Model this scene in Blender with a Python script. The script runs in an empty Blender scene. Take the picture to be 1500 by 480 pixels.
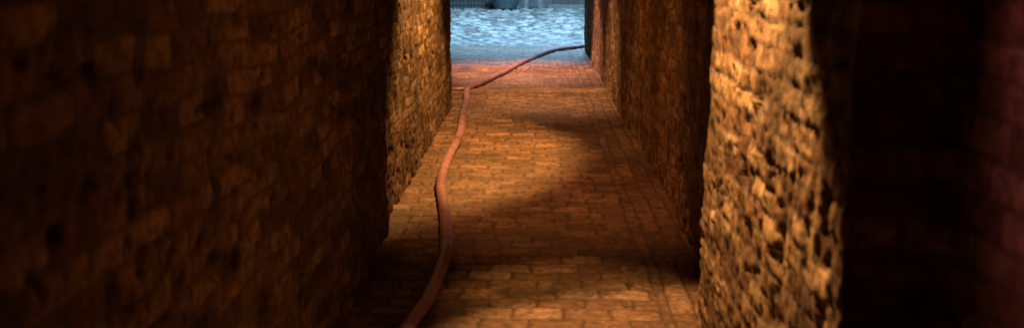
import bpy, math, numpy as np
from mathutils import Vector
scene = bpy.context.scene
rad = math.radians
COL = scene.collection

# ------------------------------------------------------------------ noise
_r = np.random.RandomState(7)
TAB = _r.rand(65536).astype(np.float64)
def hsh(ix, iy, seed=0):
    h = (ix.astype(np.int64)*73856093) ^ (iy.astype(np.int64)*19349663) ^ (seed*83492791)
    h = (h ^ (h >> 13))*1274126177
    return TAB[(h ^ (h >> 16)) & 65535]
def vn(x, y, seed=0):
    ix = np.floor(x); iy = np.floor(y)
    fx = x-ix; fy = y-iy
    fx = fx*fx*(3-2*fx); fy = fy*fy*(3-2*fy)
    a = hsh(ix, iy, seed); b = hsh(ix+1, iy, seed); c = hsh(ix, iy+1, seed); d = hsh(ix+1, iy+1, seed)
    return (a*(1-fx)+b*fx)*(1-fy)+(c*(1-fx)+d*fx)*fy
def fbm(x, y, seed=0, o=4, g=0.5):
    s = 0; a = 1; t = 0
    for i in range(o):
        s = s+a*vn(x*2**i+17.3*i, y*2**i-9.1*i, seed+i); t += a; a *= g
    return s/t
def sstep(e0, e1, x):
    t = np.clip((x-e0)/(e1-e0), 0, 1); return t*t*(3-2*t)

def bricks(u, v, L, H, joint, depth, amp, tilt, rough, seed, warp=0.012, pitk=1.1):
    """returns height (<=~0), mortar 0..1, random per brick"""
    uu = u+(fbm(u*5, v*5, seed+50, 3)-.5)*warp*2
    vv = v+(fbm(u*3.1, v*3.1, seed+60, 3)-.5)*warp*2
    row = np.floor(vv/H)
    off = np.where(np.mod(row, 2) > 0, 0.5, 0.0)+(hsh(row, row*0+3, seed)-.5)*0.25
    c = uu/L+off
    col = np.floor(c)
    lu = (c-col)*L; lv = vv-row*H
    rnd = hsh(col, row, seed+5)
    r2 = hsh(col, row, seed+6); r3 = hsh(col, row, seed+7); r4 = hsh(col, row, seed+8)
    du = np.minimum(lu, L-lu); dv = np.minimum(lv, H-lv)
    j = joint*(0.7+0.9*fbm(u*9, v*9, seed+70, 3))
    e = np.minimum(du, dv)
    # rounded corners
    cr = joint*1.6
    q = np.hypot(np.maximum(cr+j-du, 0), np.maximum(cr+j-dv, 0))
    e2 = np.where(q > 0, np.minimum(e, cr+j-q), e)
    body = sstep(j*0.35, j*0.35+joint*1.5, e2)
    h = -depth*(1-body)
    h = h+body*((rnd-.5)*amp+(r2-.5)*tilt*(lu/L-.5)+(r3-.5)*tilt*(lv/H-.5))
    h = h+(fbm(u*22, v*22, seed+20, 4, .6)-.5)*rough
    pit = sstep(.62, .8, fbm(u*14, v*18, seed+30, 3))
    h = h-pit*rough*pitk*body
    # spalled bricks
    h = h-body*np.where(r4 > .86, 1, 0)*depth*0.7*fbm(u*10, v*10, seed+90, 2)
    return h, 1-body, rnd, pit*min(1, pitk)

# ------------------------------------------------------------------ materials
def newmat(name):
    m = bpy.data.materials.new(name); m.use_nodes = True
    nt = m.node_tree; return m, nt, nt.nodes["Principled BSDF"]
def ramp(nt, stops, src):
    r = nt.nodes.new("ShaderNodeValToRGB")
    el = r.color_ramp.elements
    el[0].position, el[0].color = stops[0][0], (*stops[0][1], 1)
    el[1].position, el[1].color = stops[-1][0], (*stops[-1][1], 1)
    for p, c in stops[1:-1]:
        e = el.new(p); e.color = (*c, 1)
    nt.links.new(src, r.inputs[0]); return r.outputs[0]
def mix(nt, a, b, f, mode='MIX'):
    n = nt.nodes.new("ShaderNodeMix"); n.data_type = 'RGBA'; n.blend_type = mode
    for s, v in ((n.inputs[6], a), (n.inputs[7], b), (n.inputs[0], f)):
        if hasattr(v, 'is_linked') or hasattr(v, 'links'): nt.links.new(v, s)
        elif isinstance(v, tuple): s.default_value = (*v, 1)
        else: s.default_value = v
    return n.outputs[2]
def noise(nt, scale, detail=4, rough=.6):
    tc = nt.nodes.new("ShaderNodeTexCoord")
    n = nt.nodes.new("ShaderNodeTexNoise"); n.inputs["Scale"].default_value = scale
    n.inputs["Detail"].default_value = detail; n.inputs["Roughness"].default_value = rough
    nt.links.new(tc.outputs["Object"], n.inputs["Vector"]); return n.outputs["Fac"]
def attr(nt, name):
    a = nt.nodes.new("ShaderNodeAttribute"); a.attribute_name = name; return a.outputs["Fac"]
def bump(nt, b, src, dist, strength=1):
    n = nt.nodes.new("ShaderNodeBump"); n.inputs["Distance"].default_value = dist
    n.inputs["Strength"].default_value = strength
    nt.links.new(src, n.inputs["Height"]); nt.links.new(n.outputs[0], b.inputs["Normal"])

def masonry(name, stops, mortar, rough=.85, grime=(.06, .045, .035), spec=.3, g3=.6):
    m, nt, b = newmat(name)
    c = ramp(nt, stops, attr(nt, "rnd"))
    n1 = noise(nt, 26, 5, .65)
    c = mix(nt, c, ramp(nt, [(.3, (.35, .32, .3)), (.7, (1.25, 1.2, 1.15))], n1), 1.0, 'MULTIPLY')
    c = mix(nt, c, mortar, attr(nt, "mort"))
    n2 = noise(nt, 1.7, 5, .6)
    g = ramp(nt, [(.42, (0, 0, 0)), (.72, (.75, .75, .75))], n2)
    c = mix(nt, c, grime, g)
    n3 = noise(nt, 7, 5, .7)
    g = ramp(nt, [(.50, (0, 0, 0)), (.68, (g3, g3, g3))], n3)
    c = mix(nt, c, grime, g)
    pt = nt.nodes.new("ShaderNodeMath"); pt.operation = 'MULTIPLY'; pt.inputs[1].default_value = .7
    nt.links.new(attr(nt, "pit"), pt.inputs[0])
    c = mix(nt, c, grime, pt.outputs[0])
    nt.links.new(c, b.inputs["Base Color"])
    b.inputs["Roughness"].default_value = rough
    b.inputs["Specular IOR Level"].default_value = spec
    bump(nt, b, noise(nt, 90, 4, .7), .004)
    return m
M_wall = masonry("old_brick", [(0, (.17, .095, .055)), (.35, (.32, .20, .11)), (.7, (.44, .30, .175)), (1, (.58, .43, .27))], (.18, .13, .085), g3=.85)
M_wall2 = masonry("shade_dark_brick", [(0, (.09, .05, .032)), (.35, (.19, .115, .068)), (.7, (.28, .185, .11)), (1, (.38, .27, .17))], (.10, .07, .05), grime=(.03, .022, .018), g3=.85)  # darker copy of old_brick; the left wall's shade is put into its colour
M_floor = masonry("brick_paving", [(0, (.20, .115, .075)), (.5, (.29, .18, .12)), (1, (.38, .255, .18))], (.075, .05, .035), rough=.6, spec=.4, g3=.7)
M_court = masonry("courtyard_paving", [(0, (.18, .18, .18)), (.5, (.38, .38, .38)), (1, (.58, .58, .57))], (.02, .02, .02), rough=.6, spec=.4)

def simple(name, c1, c2, scale=8, rough=.7, metal=0, bd=.003):
    m, nt, b = newmat(name)
    n = noise(nt, scale, 5, .6)
    nt.links.new(ramp(nt, [(.3, c1), (.7, c2)], n), b.inputs["Base Color"])
    b.inputs["Roughness"].default_value = rough; b.inputs["Metallic"].default_value = metal
    bump(nt, b, noise(nt, scale*5, 3, .6), bd)
    return m
M_plaster = simple("dark_render", (.05, .05, .05), (.11, .11, .11), 3)
M_ground = simple("ground_soil", (.05, .045, .04), (.09, .08, .07), 2)
M_iron = simple("black_iron", (.02, .02, .02), (.05, .045, .04), 20, .5, .7, .001)
M_wood = simple("weathered_wood", (.05, .035, .025), (.09, .065, .05), 12)
M_pot = simple("glazed_pot", (.04, .06, .065), (.08, .11, .115), 10, .35)
M_stone = simple("grey_stone", (.10, .10, .10), (.18, .18, .17), 10)
M_leaf = simple("leaf", (.04, .08, .03), (.08, .12, .05), 20, .5)
M_glass = simple("dark_glass", (.02, .025, .03), (.04, .045, .05), 3, .1)
m, nt, b = newmat("hose_rubber")
c = ramp(nt, [(.32, (.17, .08, .095)), (.5, (.34, .18, .22)), (.72, (.50, .31, .36))], noise(nt, 9, 6, .7))
nt.links.new(c, b.inputs["Base Color"]); b.inputs["Roughness"].default_value = .38
bump(nt, b, noise(nt, 120, 3, .6), .0015)
M_hose = m
m, nt, b = newmat("lamp_glass")
b.inputs["Base Color"].default_value = (.8, .5, .2, 1); b.inputs["Emission Color"].default_value = (1, .45, .12, 1)
b.inputs["Emission Strength"].default_value = .6
M_lamp = m

# ------------------------------------------------------------------ mesh helpers
def grid_obj(name, P, mort, rnd, pit, mat):
    nu, nv = P.shape[:2]
    me = bpy.data.meshes.new(name)
    me.vertices.add(nu*nv); me.vertices.foreach_set("co", P.reshape(-1).astype(np.float32))
    idx = np.arange(nu*nv).reshape(nu, nv)
    q = np.stack([idx[:-1, :-1], idx[1:, :-1], idx[1:, 1:], idx[:-1, 1:]], -1).reshape(-1, 4)
    n = len(q)
    me.loops.add(n*4); me.loops.foreach_set("vertex_index", q.reshape(-1).astype(np.int32))
    me.polygons.add(n); me.polygons.foreach_set("loop_start", np.arange(0, n*4, 4, dtype=np.int32))
    me.polygons.foreach_set("loop_total", np.full(n, 4, dtype=np.int32))
    me.update(calc_edges=True); me.validate()
    for nm, a in (("mort", mort), ("rnd", rnd), ("pit", pit)):
        at = me.attributes.new(nm, 'FLOAT', 'POINT'); at.data.foreach_set("value", a.reshape(-1).astype(np.float32))
    me.polygons.foreach_set("use_smooth", np.ones(n, dtype=bool))
    me.materials.append(mat)
    o = bpy.data.objects.new(name, me); COL.objects.link(o); return o

def ygrid_step(y):
    return .009 if y < 4.6 else (.013 if y < 8 else (.02 if y < 12 else .03))

def wall_path(name, pts, side, zs, seed, r=.02, mat=None, L=.21, H=.08, prm=(.005, .0045, .004, .004, .015, .02), lump=(9, 6, .02), pitk=1.1):
    """pts plan polyline. side=+1: visible normal is left of travel direction."""
    pts = [Vector(p) for p in pts]
    poly = []
    poly.append(pts[0])
    for i in range(1, len(pts)-1):
        a, b_, c = pts[i-1], pts[i], pts[i+1]
        d1 = (b_-a).normalized(); d2 = (c-b_).normalized()
        rr = min(r, (b_-a).length*.4, (c-b_).length*.4)
        p0 = b_-d1*rr; p2 = b_+d2*rr
        for t in (0, .25, .5, .75, 1):
            poly.append(p0*(1-t)**2+b_*2*t*(1-t)+p2*t*t)
    poly.append(pts[-1])
    S = [0]; Q = [poly[0]]
    for a, b_ in zip(poly[:-1], poly[1:]):
        l = (b_-a).length
        t = 0.0
        while t < l:
            p = a+(b_-a)*(t/l)
            st = ygrid_step(abs(p.y))*(1 if abs(p.x) < 1.3 else 2.5)
            if p.y > 18.6: st = .06
            t += st
            tt = min(t, l)
            if l-tt < st*.4: tt = l; t = l+1
            Q.append(a+(b_-a)*(tt/l)); S.append(S[-1]+(Q[-1]-Q[-2]).length)
    Q = np.array([[p.x, p.y] for p in Q]); S = np.array(S)
    T = np.gradient(Q, axis=0)
    T /= np.linalg.norm(T, axis=1)[:, None]
    N = np.stack([-T[:, 1], T[:, 0]], 1)*side
    U, V = np.meshgrid(S, zs, indexing='ij')
    jd, dp, am, ti, ro, wa = prm
    h, mo, rn, pi_ = bricks(U, V, L, H, jd, dp, am, ti, ro, seed, wa, pitk)
    h = h+(fbm(U*.9, V*.9, seed+100, 3)-.5)*.05+(fbm(U*lump[0], V*lump[1], seed+140, 3)-.5)*lump[2]
    P = np.zeros(U.shape+(3,))
    P[..., 0] = Q[:, 0][:, None]+N[:, 0][:, None]*h
    P[..., 1] = Q[:, 1][:, None]+N[:, 1][:, None]*h
    P[..., 2] = V+(fbm(U*.5, V*.2, seed+111, 2)-.5)*.03*(V > .1)
    return grid_obj(name, P, mo, rn, pi_, mat or M_wall)

zs = np.concatenate([np.arange(-.08, 1.75, .010), np.arange(1.75, 3.01, .03)])
# right side wall with projecting pier
wall_path("brick_wall", [(.93, -3.5), (.93, 2.08), (.69, 2.08), (.69, 3.86), (.90, 3.86), (.90, 6.0), (.935, 6.0), (.935, 12), (.92, 18.3), (9, 18.3)], +1, zs, 11, r=.03,
          prm=(.005, .0035, .004, .003, .019, .028), lump=(17, 5, .032), pitk=.5)
# left wall
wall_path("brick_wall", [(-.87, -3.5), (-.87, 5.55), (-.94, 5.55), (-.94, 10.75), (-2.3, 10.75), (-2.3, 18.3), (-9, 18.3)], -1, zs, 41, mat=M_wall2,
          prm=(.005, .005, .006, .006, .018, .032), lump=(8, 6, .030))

# floor
ys = [-3.5]
while ys[-1] < 18.9:
    y = ys[-1]; ys.append(y+(.02 if y < 3 else (.010 if y < 6 else (.014 if y < 9 else (.022 if y < 13 else .035)))))
ys = np.array(ys)
xs = np.concatenate([np.arange(-2.6, -1.0, .04), np.arange(-1.0, 1.02, .011)])
X, Y = np.meshgrid(xs, ys, indexing='ij')
h, mo, rn, pi_ = bricks(X, Y, .235, .135, .0070, .010, .009, .010, .009, 71, .030)
h2, mo2, rn2, pi2 = bricks(Y, X, .225, .11, .0055, .007, .006, .006, .006, 75, .022)
g = X > .60+(fbm(Y*2, X*0, 5, 2)-.5)*.04
h = np.where(g, h2, h); mo = np.where(g, mo2, mo); rn = np.where(g, rn2, rn); pi_ = np.where(g, pi2, pi_)
line = .75*(1-sstep(.004, .012, np.abs(X-.60-(fbm(Y*2, X*0, 5, 2)-.5)*.04)))
h = h-.008*line; mo = np.maximum(mo, line)
# worn stone threshold strip
st = sstep(12.0, 12.02, Y)*(1-sstep(12.28, 12.30, Y))
h = h*(1-st)+st*(.012+(fbm(X*4, Y*4, 9, 3)-.5)*.01); mo = mo*(1-st); rn = rn*(1-st)+st*1.0; pi_ = pi_*(1-st)
h = h+(fbm(X*1.3, Y*1.3, 300, 3)-.5)*.035+(fbm(X*6, Y*6, 310, 2)-.5)*.012
grid_obj("paved_alley_floor", np.stack([X, Y, h], -1), mo, rn, pi_, M_floor)
# courtyard
ys = np.arange(18.9, 36, .035); xs = np.arange(-9, 9, .06)
X, Y = np.meshgrid(xs, ys, indexing='ij')
h, mo, rn, pi_ = bricks(X, Y, .34, .48, .04, .04, .04, .07, .02, 91, .08)
h = h+(fbm(X*.6, Y*.6, 301, 3)-.5)*.05
grid_obj("courtyard_paving", np.stack([X, Y, h], -1), mo, rn, pi_, M_court)
# ground to the horizon
def box(name, x0, x1, y0, y1, z0, z1, mat, parent=None, bev=0):
    me = bpy.data.meshes.new(name)
    v = [(x, y, z) for x in (x0, x1) for y in (y0, y1) for z in (z0, z1)]
    f = [(0, 1, 3, 2), (4, 6, 7, 5), (0, 4, 5, 1), (2, 3, 7, 6), (0, 2, 6, 4), (1, 5, 7, 3)]
    me.from_pydata(v, [], f); me.materials.append(mat)
    o = bpy.data.objects.new(name, me); COL.objects.link(o)
    if parent: o.parent = parent
    if bev:
        md = o.modifiers.new("b", 'BEVEL'); md.width = bev; md.segments = 2
    return o
def empty(name, loc=(0, 0, 0)):
    e = bpy.data.objects.new(name, None); e.location = loc; COL.objects.link(e); return e
me = bpy.data.meshes.new("ground"); me.from_pydata([(-400, -400, -.12), (400, -400, -.12), (400, 400, -.12), (-400, 400, -.12)], [], [(0, 1, 2, 3)])
me.materials.append(M_ground); COL.objects.link(bpy.data.objects.new("ground", me))

# unseen brick vault, added to keep sky light out of the alley
def vault(name, xa, xb, y0, y1, z):
    ysv = np.arange(y0, y1, .05)
    A, Y = np.meshgrid(np.linspace(0, 1, 60), ysv, indexing='ij')
    x = xa+(xb-xa)*A; zz = z+.42*np.sin(math.pi*A)
    h, mo, rn, pi_ = bricks(Y, A*(xb-xa)*1.2, .25, .088, .008, .01, .01, .01, .01, 130)
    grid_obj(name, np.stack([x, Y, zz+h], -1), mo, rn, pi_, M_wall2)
vault("added_brick_vault", -1.1, 1.1, -3.5, 10.8, 2.75)
vault("added_brick_vault", -2.45, 1.1, 10.8, 18.3, 2.75)
# buildings above / beside the passage (solid masses so the sky is shut out)
bl = empty("passage_building")
box("upper_storey", -9, 9, -3.4, 18.25, 3.25, 7.5, M_plaster, bl)
box("side_mass_east", 1.25, 9, -3.4, 18.1, -.1, 3.24, M_plaster, bl)
box("side_mass_west", -9, -2.55, -3.4, 18.1, -.1, 3.24, M_plaster, bl)
box("end_arch_lintel_east", 1.1, 9, 18.26, 18.32, 2.9, 7.5, M_plaster, bl)

# ------------------------------------------------------------------ hose
pts = [(-.62, -1.5), (-.68, .2), (-.70, 1.6), (-.66, 2.6), (-.60, 3.35), (-.560, 3.94), (-.505, 4.38), (-.485, 5.05), (-.565, 5.77), (-.675, 6.71), (-.705, 7.70),
       (-.725, 9.21), (-.80, 10.85), (-.862, 11.85), (-.84, 12.35), (-.697, 12.85), (-.472, 14.0), (-.15, 15.7), (.10, 16.9), (.34, 17.6), (.70, 18.25), (1.2, 18.75), (2.0, 19.0), (3.2, 19.4)]
def catmull(p, n=14):
    out = []
    for i in range(len(p)-1):
        a = p[max(i-1, 0)]; b = p[i]; c = p[i+1]; d = p[min(i+2, len(p)-1)]
        for k in range(n):
            t = k/n
            out.append(tuple(.5*((2*b[j])+(-a[j]+c[j])*t+(2*a[j]-5*b[j]+4*c[j]-d[j])*t*t+(-a[j]+3*b[j]-3*c[j]+d[j])*t**3) for j in range(2)))
    out.append(p[-1]); return out
def tube(name, path, r, mat, parent=None, zf=None, nseg=20, wob=0):
    path = catmull(path)
    vs = []; fs = []
    n = len(path); s = 0
    for i, (x, y) in enumerate(path):
        x2, y2 = path[min(i+1, n-1)]; x1, y1 = path[max(i-1, 0)]
        t = Vector((x2-x1, y2-y1, 0)).normalized(); nn = Vector((-t.y, t.x, 0))
        s += math.hypot(x-x1, y-y1)
        rr = r*(1+.03*math.sin(s*3.1)+.02*math.sin(s*7.7+1))
        zc = (zf(x, y) if zf else 0)+rr*.86
        wx = wob*math.sin(s*2.3)
        for k in range(nseg):
            a = 2*math.pi*k/nseg
            sq = .88 if math.sin(a) < 0 else .98
            vs.append((x+nn.x*(math.cos(a)*rr*1.06+wx), y+nn.y*(math.cos(a)*rr*1.06+wx), zc+math.sin(a)*rr*sq))
    for i in range(n-1):
        for k in range(nseg):
            k2 = (k+1) % nseg
            fs.append((i*nseg+k, (i+1)*nseg+k, (i+1)*nseg+k2, i*nseg+k2))
    fs.append(tuple(range(nseg))); fs.append(tuple((n-1)*nseg+k for k in reversed(range(nseg))))
    me = bpy.data.meshes.new(name); me.from_pydata(vs, [], fs)
    for p in me.polygons: p.use_smooth = True
    me.materials.append(mat)
    o = bpy.data.objects.new(name, me); COL.objects.link(o)
    if parent: o.parent = parent
    return o
def zf(x, y):
    return float((fbm(np.array([x*1.3]), np.array([y*1.3]), 300, 3)[0]-.5)*.035)+.0
hose = empty("rubber_hose")
tube("hose_run", pts, .0345, M_hose, hose, zf, wob=.010)
tube("hose_branch", [(-.90, 12.12), (-1.1, 12.1), (-1.5, 12.3), (-2.0, 13.0)], .033, M_hose, hose, zf)

# ------------------------------------------------------------------ lanterns
def wall_lantern(loc, d):
    """bracket lantern; d=+1 wall is at +x"""
    e = empty("wall_lantern", loc)
    box("backplate", min(d*.2, d*.23), max(d*.2, d*.23), -.05, .05, -.02, .22, M_iron, e, .004)
    box("arm", min(0, d*.2), max(0, d*.2), -.012, .012, .15, .174, M_iron, e)
    bpy.ops.mesh.primitive_cone_add(vertices=24, radius1=.12, radius2=.03, depth=.12, end_fill_type='NOTHING')
    o = bpy.context.object; o.name = "shade"; o.data.materials.append(M_iron); o.parent = e; o.location = (0, 0, .08)
    bpy.ops.mesh.primitive_uv_sphere_add(segments=16, ring_count=10, radius=.03)
    o = bpy.context.object; o.name = "bulb"; o.data.materials.append(M_lamp); o.parent = e; o.location = (0, 0, .07)
    return e
def spot(name, loc, target, energy, angle, blend, color, size=.03):
    l = bpy.data.lights.new(name, 'SPOT'); l.energy = energy; l.spot_size = rad(angle); l.spot_blend = blend
    l.color = color; l.shadow_soft_size = size
    o = bpy.data.objects.new(name, l); COL.objects.link(o); o.location = loc
    o.rotation_euler = (Vector(target)-Vector(loc)).to_track_quat('-Z', 'Y').to_euler(); return o
WARM = (1, .46, .12); DEEP = (1, .35, .10)
# pier lamp
wall_lantern((.47, 3.1, 2.5), 1)
spot("fill_light", (.29, 3.14, 2.48), (.70, 3.1, 0), 500, 67, .22, (1, .50, .17), .03)
# lamp washing the lit left wall
wall_lantern((.70, 8.1, 2.55), 1)
spot("fill_light", (.05, 8.1, 2.54), (-1.15, 8.1, .95), 640, 98, .38, WARM, .05)
# lamps by the side opening
wall_lantern((.70, 12.4, 2.5), 1)
spot("fill_light", (-.10, 11.6, 2.7), (-.0, 11.6, 0), 560, 78, 1, (1, .47, .18), .06)
spot("fill_light", (-.30, 14.6, 2.7), (-.20, 14.5, 0), 1100, 84, 1, (1, .47, .30), .06)
# spots under the vault: added fills, plus the near floor pool lamp
spot("fill_light", (.25, 8.8, 2.85), (.28, 8.8, 0), 110, 60, 1, (1, .42, .13), .05)  # added soft fill for the dark band between lamp cones
spot("fill_light", (.15, 6.2, 2.85), (.15, 6.5, 0), 160, 66, 1, DEEP, .05)  # added fill for the mid floor, no fixture
spot("fill_light", (.40, 4.5, 2.75), (.22, 4.45, 0), 200, 30, .9, WARM, .05)
spot("fill_light", (.45, 1.9, 2.7), (-.87, 3.3, 1.0), 5, 110, 1, (1, .30, .10), .06)  # weak added fill on the near left wall
wall_lantern((-.66, 2.3, 2.3), -1)  # added lantern, dresses the reddish fill below
spot("fill_light", (-.6, 2.35, 2.28), (.93, .9, 1.3), 55, 58, .6, (1, .25, .30), .06)  # added reddish fill for the near right wall, kept off the pier jamb
# added blue spot standing in for sky light over the courtyard
spot("courtyard_sky_fill", (.9, 25.0, 9.3), (-.4, 26.5, 0), 17000, 120, .5, (.34, .67, 1), .8)

# ------------------------------------------------------------------ far side of the courtyard
h = empty("courtyard_house")
box("facade", -9, 9, 35.2, 36, -.1, 7, M_plaster, h)
box("plinth", -9, 9, 35.1, 35.19, -.1, .35, M_plaster, h, .01)
box("door", .6, 1.6, 35.05, 35.09, .0, 2.1, M_wood, h)
box("doorstep", .45, 1.75, 34.7, 35.04, -.05, .13, M_stone, h, .01)
for i in range(4):
    x = -7.5+i*2.1
    box("window_%d" % i, x, x+1, 35.15, 35.19, 1.2, 2.6, M_glass, h)
f = empty("iron_railing")
for i in range(16):
    x = -3.6+i*.13
    box("bar_%d" % i, x, x+.03, 34.3, 34.33, .0, 1.0, M_iron, f)
box("rail_low", -3.65, -1.6, 34.29, 34.34, .10, .14, M_iron, f); box("rail_top", -3.65, -1.6, 34.29, 34.34, 1.0, 1.04, M_iron, f)
def planter(x, y, s):
    e = empty("planter_pot", (x, y, 0))
    prof = [(.30, 0), (.36, .05), (.44, .3), (.50, .55), (.54, .56), (.54, .63), (.47, .63), (.45, .55), (0, .55)]
    vs = []; fs = []; n = 28
    for r_, z_ in prof:
        for k in range(n):
            a = 2*math.pi*k/n; vs.append((r_*s*math.cos(a), r_*s*math.sin(a), z_*s))
    for i in range(len(prof)-1):
        for k in range(n):
            fs.append((i*n+k, i*n+(k+1) % n, (i+1)*n+(k+1) % n, (i+1)*n+k))
    me = bpy.data.meshes.new("pot"); me.from_pydata(vs, [], fs); me.materials.append(M_pot)
    o = bpy.data.objects.new("pot", me); COL.objects.link(o); o.parent = e
    R = np.random.RandomState(3); vs = []; fs = []
    for i in range(500):
        d = R.randn(3); d /= np.linalg.norm(d); p = d*R.uniform(.2, .5)*s+np.array([0, 0, .95*s]); a = R.randn(3)*.05; b_ = R.randn(3)*.05
        k = len(vs); vs += [tuple(p), tuple(p+a), tuple(p+a+b_), tuple(p+b_)]; fs.append((k, k+1, k+2, k+3))
    me = bpy.data.meshes.new("foliage"); me.from_pydata(vs, [], fs); me.materials.append(M_leaf)
    o = bpy.data.objects.new("foliage", me); COL.objects.link(o); o.parent = e
planter(-1.05, 33.9, 1.1)
b_ = empty("stone_bench")
box("seat", -.45, .3, 34.2, 34.6, .40, .47, M_stone, b_, .01)
box("leg_1", -.40, -.25, 34.25, 34.55, -.05, .40, M_stone, b_, .01)
box("leg_2", .10, .25, 34.25, 34.55, -.05, .40, M_stone, b_, .01)

# ------------------------------------------------------------------ world, moon-dim sun, camera
w = bpy.data.worlds.new("World"); scene.world = w; w.use_nodes = True
nt = w.node_tree; bg = nt.nodes["Background"]
sky = nt.nodes.new("ShaderNodeTexSky"); sky.sky_type = 'NISHITA'; sky.sun_disc = False
sky.sun_elevation = rad(1); sky.sun_rotation = rad(150)
nt.links.new(sky.outputs[0], bg.inputs[0]); bg.inputs[1].default_value = .004
s = bpy.data.lights.new("sun", 'SUN'); s.energy = .01; s.angle = rad(.5); s.color = (.8, .85, 1)
so = bpy.data.objects.new("sun", s); COL.objects.link(so); so.rotation_euler = (rad(60), 0, rad(150))

cam = bpy.data.cameras.new("camera"); cam.lens = 33.6; cam.sensor_width = 36; cam.clip_start = .05; cam.clip_end = 1500
cam.dof.use_dof = True; cam.dof.focus_distance = 7.5; cam.dof.aperture_fstop = 2.4
co = bpy.data.objects.new("camera", cam); COL.objects.link(co); co.location = (0, 0, 1.6)
co.rotation_euler = (rad(90-11.86), 0, rad(1.39))
scene.camera = co
scene.view_settings.view_transform = 'Standard'; scene.view_settings.look = 'None'; scene.view_settings.exposure = 0
